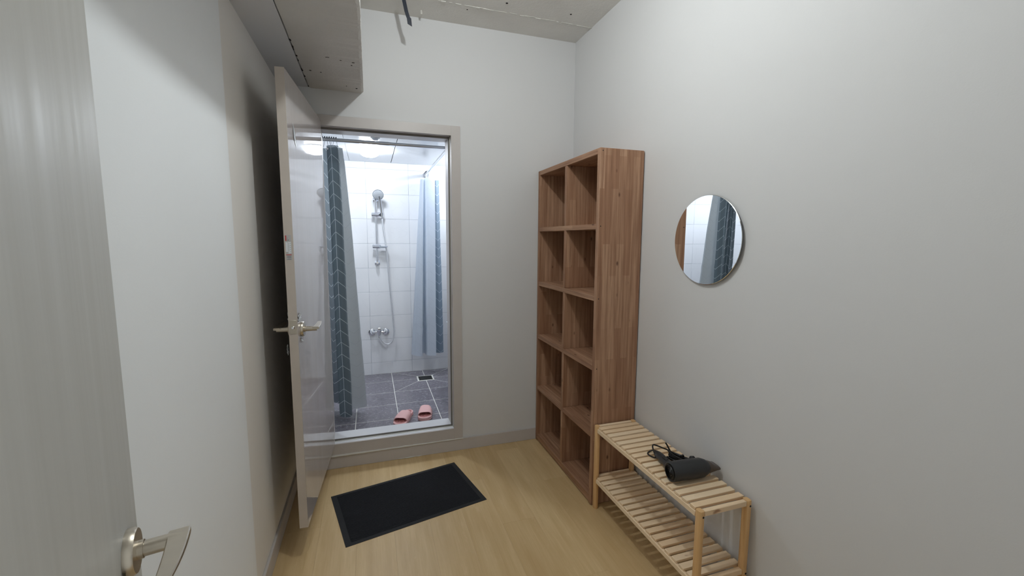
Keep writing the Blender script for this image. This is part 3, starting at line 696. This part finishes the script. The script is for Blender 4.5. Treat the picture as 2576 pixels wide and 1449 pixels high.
bot = [(-0.42, 3.40), (-0.41, 3.36), (-0.40, 3.50), (-0.385, 3.40), (-0.370, 3.58), (-0.355, 3.52), (-0.340, 3.68), (-0.290, 3.60), (-0.090, 3.50), (-0.060, 3.475), (-0.085, 3.448), (-0.225, 3.400), (-0.254, 3.330), (-0.212, 3.287), (-0.172, 3.290), (-0.164, 3.330)]
cl, T1 = curtain(c1, r1, top, bot, 2.128, 0.178, M['curtain'], crease=(0.72, 1.25, 0.42), uref=13/15)
rx = [-0.315+i*0.0145 for i in range(9)]
def ring(parent, root, c, tgt, ax):
    """wire ring looping over the rod at c, down to the cloth at tgt; three roller beads on top"""
    b = B(); c = Vector(c); tg = Vector(tgt); P = []; side = Vector((0, 1, 0)) if ax == 'x' else Vector((1, 0, 0))
    for i in range(9): a = PI*i/8; P.append(c+side*math.cos(a)*0.0155+Vector((0, 0, math.sin(a)*0.0155)))
    P = [tg+side*0.004]+[c*0.5+tg*0.5+side*0.014]+P+[c*0.5+tg*0.5-side*0.014]+[tg-side*0.004]+[tg+Vector((0, 0, -0.004))]+[tg+side*0.004]
    P = crom(P, 40); b.tube(P, 0.0011, 6); o = b.build('ring', M['rod'], parent, root)
    b = B()
    for a in (-0.7, 0, 0.7):
        q = c+side*math.sin(a)*0.0165+Vector((0, 0, math.cos(a)*0.0165)); b.lathe([(-0.004, 0.002), (-0.0025, 0.0042), (0.0025, 0.0042), (0.004, 0.002)], q, side*math.cos(a)-Vector((0, 0, math.sin(a))), 10)
    b.build('roller_bead', M['bead'], o, root)
for i, x in enumerate(rx): ring(c1, r1, (x, RY, RZ), (x+0.012*math.sin(i*1.7), 3.29+0.02*math.sin(i*2.3), 2.122), 'x')
b = B(); b.lathe([(0, 0.0075), (0.0012, 0.007)], (-0.255, 3.270, 2.108), (0, -1, 0), 16); b.build('grommet', M['chrome'], c1, r1)
# second rod, along the right part of the shower, with the pale curtain pushed to its end
t_ = thing('curtain_rod', 'chrome curtain rod running out from the shower wall above the pale curtain', 'curtain rod', (0.553, 3.75, 2.13))
RP = lambda y: Vector((0.545+0.012*(4.47-y), y, 2.128+0.012*(4.47-y)))
b = B(); b.tube([RP(YB2+0.01), RP(BYB-0.001)], 0.0105, 18); b.build('tube', M['chrome'], t_, (0.553, 3.75, 2.13))
for y, s_ in ((YB2+0.002, 1), (BYB-0.001, -1)):
    b = B(); b.lathe([(0, 0.02), (0.012, 0.02), (0.02, 0.013)], RP(y), (0, s_, 0), 20); b.build('end_cap', M['chrome'], t_, (0.553, 3.75, 2.13))
r2 = (0.55, 4.33, 2.1)
c2 = thing('shower_curtain', 'pale blue shower curtain with chevron edge gathered against the tiled wall', 'curtain', r2)
top = [(0.672, 4.37), (0.640, 4.35), (0.615, 4.375), (0.575, 4.40), (0.53, 4.40), (0.497, 4.36), (0.484, 4.31), (0.497, 4.275), (0.510, 4.27), (0.513, 4.33), (0.522, 4.335), (0.530, 4.275), (0.618, 4.265)]
bot = [(0.690, 4.33), (0.650, 4.31), (0.612, 4.33), (0.56, 4.37), (0.49, 4.39), (0.41, 4.36), (0.366, 4.34), (0.400, 4.28), (0.464, 4.235), (0.470, 4.33), (0.497, 4.35), (0.512, 4.25), (0.597, 4.215)]
curtain(c2, r2, top[::-1], bot[::-1], 2.075, 0.335, M['curtain_pale'], ease=1.0, crease=(1.15, 0.62))
for i in range(6): q = RP(4.29+i*0.026); ring(c2, r2, q, (q.x-0.006+0.006*(i % 3), q.y, 2.066), 'y')
b = B(); b.lathe([(0, 0.008), (0.001, 0.0075)], (0.573, 4.277, 2.055), (0, -1, 0), 16); b.build('grommet', M['dark'], c2, r2)

# ---------------------------------------------------------------- shower fittings
sr = thing('shower_rail', 'chrome shower slide rail with two holders on the tiled wall', 'shower rail', (0.066, BYB, 1.24)); rt = (0.066, BYB, 1.24)
RX, RYs = 0.066, 4.415
b = B(); b.tube([(RX, RYs, 1.245), (RX, RYs, 1.885)], 0.0105, 16); b.build('rail', M['chrome'], sr, rt)
for zz in (1.262, 1.876):
    b = B(); b.lathe([(0, 0.026), (0.010, 0.025), (0.016, 0.018), (0.055, 0.0155), (0.068, 0.014), (0.072, 0.010)], (RX, BYB-0.0005, zz), (0, -1, 0), 20); b.build('bracket', M['chrome'], sr, rt)
for (zz, nm) in ((1.728, 'hose_holder'), (1.421, 'dish_holder')):
    b = B(); b.lathe([(-0.040, 0.016), (-0.037, 0.021), (0.034, 0.021), (0.040, 0.016)], (RX, RYs-0.002, zz), (1, -0.25, 0), 20); ho = b.build(nm, M['chrome'], sr, rt)
b = B(); b.lathe([(-0.018, 0.015), (0.018, 0.017)], (0.120, RYs-0.010, 1.727), (0.0, -0.15, 1), 16); b.build('cradle', M['chrome'], sr, rt)
b = B(); rg = []
for (o_, z) in ((0.0, 1.408), (0.012, 1.406), (0.022, 1.416), (0.024, 1.424), (0.020, 1.424), (0.010, 1.412)):
    rg.append([(0.122+(0.022+o_)*math.cos(a), RYs-0.015+(0.016+o_)*math.sin(a), z) for a in [2*PI*k/24 for k in range(24)]])
b.rings(rg); b.build('soap_dish', M['clear'], sr, rt)
hs_ = thing('hand_shower', 'round chrome hand shower with long hose, hooked on the slide rail', 'hand shower', (0.12, 4.38, 1.73)); rt = (0.12, 4.38, 1.73)
b = B(); P = [Vector((0.123, 4.412, 1.690)), Vector((0.119, 4.402, 1.74)), Vector((0.114, 4.385, 1.80)), Vector((0.106, 4.362, 1.86)), Vector((0.098, 4.345, 1.90))]
b.tube(crom(P, 16), [0.0085]*3+[0.0115]*12+[0.0125, 0.013], 14); b.build('handle', M['chrome'], hs_, rt)
hd = Vector((-0.10, -0.80, -0.42)).normalized(); hc = Vector((0.090, 4.345, 1.913))
b = B(); b.lathe([(-0.028, 0.012), (-0.020, 0.028), (-0.006, 0.050), (0.004, 0.053), (0.010, 0.051)], hc, hd, 32); b.build('head', M['chrome'], hs_, rt)
b = B(); b.lathe([(0.0101, 0.047), (0.0125, 0.043)], hc, hd, 32)
for rr, kk in ((0.012, 6), (0.024, 12), (0.036, 18)):
    up = Vector((1, 0, 0)); N = (up-hd*up.dot(hd)).normalized(); Bn = hd.cross(N)
    for i in range(kk): a = 2*PI*i/kk; b.lathe([(0.0125, 0.0017), (0.0145, 0.001)], hc+(N*math.cos(a)+Bn*math.sin(a))*rr, hd, 6)
b.build('spray_face', M['showerface'], hs_, rt)
P = [Vector(q) for q in ((0.123, 4.412, 1.692), (0.125, 4.405, 1.62), (0.138, 4.40, 1.53), (0.152, 4.40, 1.42), (0.163, 4.405, 1.25), (0.175, 4.41, 1.05), (0.190, 4.41, 0.84), (0.203, 4.41, 0.66), (0.206, 4.405, 0.56), (0.188, 4.40, 0.475), (0.150, 4.40, 0.443), (0.108, 4.40, 0.455), (0.078, 4.405, 0.495), (0.068, 4.41, 0.535))]
P = crom(P, 150); b = B(); b.tube(P, [0.0068+0.0006*(i % 2) for i in range(len(P))], 10); b.build('hose', M['hose'], hs_, rt)
mx = thing('shower_mixer', 'chrome lever shower mixer low on the tiled wall', 'mixer tap', (0.062, BYB, 0.56)); rt = (0.062, BYB, 0.56)
for x in (-0.006, 0.128):
    b = B(); b.lathe([(0, 0.033), (0.004, 0.033), (0.012, 0.024), (0.015, 0.013)], (x, BYB-0.0005, 0.558), (0, -1, 0), 28); b.build('escutcheon', M['chrome'], mx, rt)
    b = B(); b.tube(crom([Vector((x, BYB-0.012, 0.558)), Vector((x, BYB-0.040, 0.560)), Vector((x+(0.012 if x < 0.06 else -0.012), BYB-0.058, 0.568)), Vector((0.062+(-0.02 if x < 0.06 else 0.02), BYB-0.060, 0.571))], 14), 0.0125, 14); b.build('inlet_arm', M['chrome'], mx, rt)
b = B(); b.lathe([(-0.036, 0.017), (-0.02, 0.021), (0.02, 0.024), (0.03, 0.024), (0.034, 0.020)], (0.062, BYB-0.062, 0.572), (0, -0.35, 1), 24)
b.lathe([(0, 0.012), (0.028, 0.0105), (0.033, 0.012), (0.045, 0.0115)], (0.062, BYB-0.056, 0.556), (0.03, 0, -1), 16); b.build('body', M['chrome'], mx, rt)
b = B(); rg = []
for (x, y, z, wd, th) in ((0.062, -0.072, 0.600, 0.019, 0.012), (0.062, -0.080, 0.612, 0.020, 0.010), (0.062, -0.095, 0.622, 0.018, 0.006), (0.062, -0.125, 0.628, 0.015, 0.0045), (0.062, -0.150, 0.627, 0.011, 0.003)):
    rg.append([(x-wd, BYB+y, z-th), (x+wd, BYB+y, z-th), (x+wd, BYB+y+0.003, z+th), (x-wd, BYB+y+0.003, z+th)])
b.rings(rg); b.build('lever', M['chrome'], mx, rt)
# washbasin, of which only the rounded rim shows past the pale curtain
wb = thing('washbasin', 'white ceramic washbasin just showing beyond the pale curtain', 'washbasin', (1.0, 3.78, 0.75)); rt = (1.0, 3.78, 0.75)
b = B(); rg = []
for (k, z, o_) in ((0.30, 0.58, 0), (0.62, 0.60, 0), (0.86, 0.66, 0), (0.97, 0.72, 0), (1.0, 0.745, 0), (0.985, 0.752, 0), (0.93, 0.750, 0), (0.86, 0.70, 0), (0.6, 0.65, 0), (0.2, 0.64, 0)):
    rg.append([(1.0+0.36*k*math.copysign(abs(math.cos(a))**0.7, math.cos(a)), 3.78+0.24*k*math.copysign(abs(math.sin(a))**0.7, math.sin(a)), z) for a in [2*PI*j/40 for j in range(40)]])
b.rings(rg); b.build('bowl', M['ceramic'], wb, rt)
b = B(); b.tube([(1.26, 3.78, 0.745), (1.26, 3.78, 0.84), (1.22, 3.78, 0.87), (1.15, 3.78, 0.86)], [0.02, 0.018, 0.014, 0.011], 14); b.build('tap', M['chrome'], wb, rt)

# ---------------------------------------------------------------- sandals
def sandal(label, toe, heel, mir):
    toe, heel = Vector(toe), Vector(heel); dv = toe-heel; L = dv.length; c = (toe+heel)/2
    t_ = thing('sandal', label, 'sandal', (c.x, c.y, FZ), math.atan2(dv.y, dv.x)-PI/2, 'pink sandals inside the bathroom doorway')
    def wd(k):            # half widths (left,right) along k 0 heel .. 1 toe
        h = 0.037*math.sqrt(max(0, 1-((0.17-k)/0.17)**2)) if k < 0.17 else 0.037+(0.052-0.037)*(0.5-0.5*math.cos(PI*min(1, (k-0.17)/0.5)))
        if k > 0.80: h = 0.052*math.sqrt(max(0, 1-((k-0.80)/0.20)**2.3))
        a, c_ = h, h
        sw = 0.007*math.sin(k*PI)*mir
        return -a+sw-(0.004 if k < 0.6 else 0), c_+sw
    def outline(g_, z, n=26):
        A, C_ = [], []
        for i in range(n+1):
            k = 0.5-0.5*math.cos(PI*i/n); a, c_ = wd(k); y = (k-0.5)*(L-2*g_); k2 = max(0, 1-g_/0.05)
            A.append((a+g_ if a+g_ < 0 else a*0.3, y, z)); C_.append((c_-g_ if c_-g_ > 0 else c_*0.3, y, z))
        return C_+A[::-1][1:-1] if False else C_+A[::-1]
    b = B(); b.rings([outline(0.004, 0.0), outline(0.0, 0.004), outline(0.0, 0.011), outline(0.0025, 0.0125), outline(0.0025, 0.0145), outline(0.0, 0.016), outline(0.0, 0.026), outline(0.004, 0.030)], cap=True); b.build('sole', M['pink'], t_)
    b = B(); b.rings([outline(0.009, 0.0302), outline(0.010, 0.0290)]); 
    for i in range(13):
        k = 0.10+i*0.065
        for j in range(-3, 4):
            a, c_ = wd(k); x = (a+c_)/2+j*0.0125+(0.006 if i % 2 else 0)
            if a+0.014 < x < c_-0.014: b.lathe([(0, 0.0042), (0.0025, 0.0032), (0.0036, 0.001)], (x, (k-0.5)*L, 0.0300), (0, 0, 1), 7)
    b.build('insole', M['pinkdark'], t_)
    b = B(); ny, na = 14, 22; O, I = [], []
    for q in range(ny+1):
        k = 0.36+0.44*q/ny; a, c_ = wd(k); mid, hw = (a+c_)/2, (c_-a)/2+0.001; H = 0.064-0.006*(q/ny)+0.003*math.sin(q/ny*PI)
        ro, ri = [], []
        for s_ in range(na+1):
            th = PI*s_/na; cs, sn = math.cos(th), math.sin(th); ex = 0.62
            X = math.copysign(abs(cs)**ex, cs); Z = abs(sn)**ex; bulge = 0.008*(1-abs(s_/na*2-1))
            yy = (k-0.5)*L+(bulge if q == ny else 0)-(0.010*(1-Z) if q == 0 else 0)
            ro.append((mid+hw*X, yy, 0.014+(H-0.014)*Z)); ri.append((mid+(hw-0.005)*X, yy, 0.014+(H-0.0175)*Z))
        O.append(ro); I.append(ri)
    Ov = [[b.bm.verts.new(p) for p in r] for r in O]; Iv = [[b.bm.verts.new(p) for p in r] for r in I]
    for q in range(ny):
        for s_ in range(na):
            b.face([Ov[q][s_], Ov[q+1][s_], Ov[q+1][s_+1], Ov[q][s_+1]], smooth=True); b.face([Iv[q][s_], Iv[q][s_+1], Iv[q+1][s_+1], Iv[q+1][s_]], smooth=True)
    for s_ in range(na):
        b.face([Ov[0][s_], Ov[0][s_+1], Iv[0][s_+1], Iv[0][s_]], smooth=True); b.face([Ov[ny][s_], Iv[ny][s_], Iv[ny][s_+1], Ov[ny][s_+1]], smooth=True)
    for e_ in (0, na):
        for q in range(ny): b.face([Ov[q][e_], Ov[q+1][e_], Iv[q+1][e_], Iv[q][e_]])
    b.build('upper', M['pink'], t_)
    b = B(); b.box(-0.012+0.022*mir, 0.012+0.022*mir, (0.47-0.5)*L, (0.47-0.5)*L+0.007, 0.058, 0.0645, bev=0.002); b.build('emblem', M['pink'], t_)
    return t_
sandal('pink open toe sandal turned askew, heel showing behind its band', (0.160, 3.112), (0.262, 3.372), 1)
sandal('pink open toe sandal standing straight, nearer the door jamb', (0.352, 3.168), (0.384, 3.432), -1)

# ---------------------------------------------------------------- hair dryer
rt = (1.28, 1.42, bz)
hd_ = thing('hair_dryer', 'black hair dryer lying on the pine bench', 'hair dryer', rt)
A0 = Vector((1.176, 1.418, bz+0.0425)); ax = Vector((0.995, -0.065, 0.0)).normalized(); R0 = 0.0415
b = B(); b.lathe([(0.004, 0.030), (0.0, 0.036), (0.003, R0-0.001), (0.010, R0), (0.100, R0), (0.150, R0-0.001), (0.172, R0-0.009), (0.182, R0-0.016)], A0, ax, 36); b.build('barrel', M['dryer'], hd_, rt)
b = B(); b.lathe([(-0.0005, 0.031), (-0.002, 0.028)], A0, ax, 28)
for k in range(4): b.lathe([(-0.0045, 0.006+k*0.007), (-0.002, 0.0072+k*0.007)], A0, ax, 24, cap=False)
b.build('intake_grille', M['cord'], hd_, rt)
b = B(); rg = []; side = Vector((0.065, 0.995, 0)).normalized(); up = Vector((0, 0, 1))
for (d_, w_, h_) in ((0.178, 0.024, 0.024), (0.190, 0.026, 0.025), (0.205, 0.030, 0.017), (0.222, 0.034, 0.0085), (0.228, 0.034, 0.0075)):
    o_ = A0+ax*d_+Vector((0, 0, -0.001)); rg.append([o_+side*w_*math.copysign(abs(math.cos(a))**0.7, math.cos(a))*0.9+up*h_*math.copysign(abs(math.sin(a))**0.7, math.sin(a)) for a in [2*PI*k/28 for k in range(28)]])
b.rings(rg); b.build('nozzle', M['nozzle'], hd_, rt)
b = B(); P = crom([Vector((1.210, 1.435, bz+0.036)), Vector((1.222, 1.475, bz+0.031)), Vector((1.238, 1.53, bz+0.024)), Vector((1.250, 1.585, bz+0.020)), Vector((1.256, 1.612, bz+0.018))], 16)
b.tube(P, [0.023, 0.022, 0.021]+[0.0195]*9+[0.0185, 0.0175, 0.0165, 0.015, 0.013], 18, flat=0.88); hn = b.build('handle', M['dryer'], hd_, rt)
b = B(); b.box(1.222, 1.234, 1.500, 1.530, bz+0.040, bz+0.0475, bev=0.002); b.build('switch', M['cord'], hn, rt)
b = B(); b.lathe([(0, 0.0125), (0.012, 0.009), (0.026, 0.0055)], P[-1], P[-1]-P[-3], 12); b.build('strain_relief', M['cord'], hd_, rt)
zb = bz+0.0045
cd = B()
P = [(1.262, 1.636, bz+0.017), (1.262, 1.650, bz+0.012), (1.245, 1.655, zb), (1.228, 1.640, zb), (1.228, 1.612, zb+0.001), (1.240, 1.597, zb+0.004), (1.240, 1.618, bz+0.035), (1.262, 1.645, bz+0.042), (1.30, 1.625, bz+0.030), (1.325, 1.605, bz+0.020), (1.325, 1.572, bz+0.012)]
cd.tube(crom([Vector(p) for p in P], 70), 0.0036, 8)
P = [(1.318, 1.565, bz+0.010), (1.312, 1.59, bz+0.034), (1.302, 1.60, bz+0.058), (1.298, 1.605, bz+0.066)]
cd.tube(crom([Vector(p) for p in P], 16), 0.0036, 8)
for k in range(9):
    ph = k*0.7; cx0, cy0 = 1.305+0.006*math.sin(k*2.1), 1.515+0.006*math.cos(k*1.3); zz = bz+0.006+0.0048*k*0.9; L_, w_ = 0.052+0.008*math.sin(k), 0.014+0.005*math.cos(k*1.9); pts = []
    for i in range(25):
        a = 2*PI*i/24+ph; u = math.cos(a)*L_; v = math.sin(a)*w_; th = 1.15+0.18*math.sin(k*1.7); pts.append((cx0-u*math.cos(th)*0.9+v*math.sin(th), cy0+u*math.sin(th)+v*math.cos(th), zz+0.003*math.sin(a*2+k)+0.004))
    cd.tube(pts, 0.0034, 7, cap=False)
P = [(1.300, 1.50, bz+0.052), (1.316, 1.505, bz+0.050), (1.322, 1.51, bz+0.03), (1.315, 1.512, bz+0.012)]
cd.tube(crom([Vector(p) for p in P], 14), 0.0042, 8)
cd.build('cord', M['cord'], hd_, rt)
b = B(); b.lathe([(0, 0.010), (0.006, 0.0125), (0.026, 0.0125), (0.032, 0.009)], (1.335, 1.462, bz+0.030), (0.05, 0.35, 0.9), 14); pl = b.build('plug', M['cord'], hd_, rt)
b = B()
for s_ in (-1, 1): b.tube([(1.335+s_*0.006, 1.459, bz+0.030), (1.336+s_*0.006, 1.452, bz+0.012)], 0.0024, 8)
b.build('prong', M['chrome'], pl, rt)

# ---------------------------------------------------------------- dark strip hanging from the ceiling
b = B(); P = [(0.219, 2.66, ZC), (0.228, 2.658, ZC-0.04), (0.238, 2.656, ZC-0.09), (0.247, 2.655, ZC-0.118), (0.252, 2.655, ZC-0.125), (0.2555, 2.655, ZC-0.160)]; rg = []
for i, (x, y, z) in enumerate(P):
    w_ = 0.0105 if i < 4 else 0.0122; dz = 0.006 if i == 5 else 0
    rg.append([(x-w_, y-0.002, z+dz), (x+w_, y-0.002, z-dz), (x+w_, y+0.002, z-dz), (x-w_, y+0.002, z+dz)])
b.rings(rg, smooth=False); tag(b.build('hanging_strip', M['strap']), 'dark navy strip hanging from the concrete ceiling near the beam', 'strip')
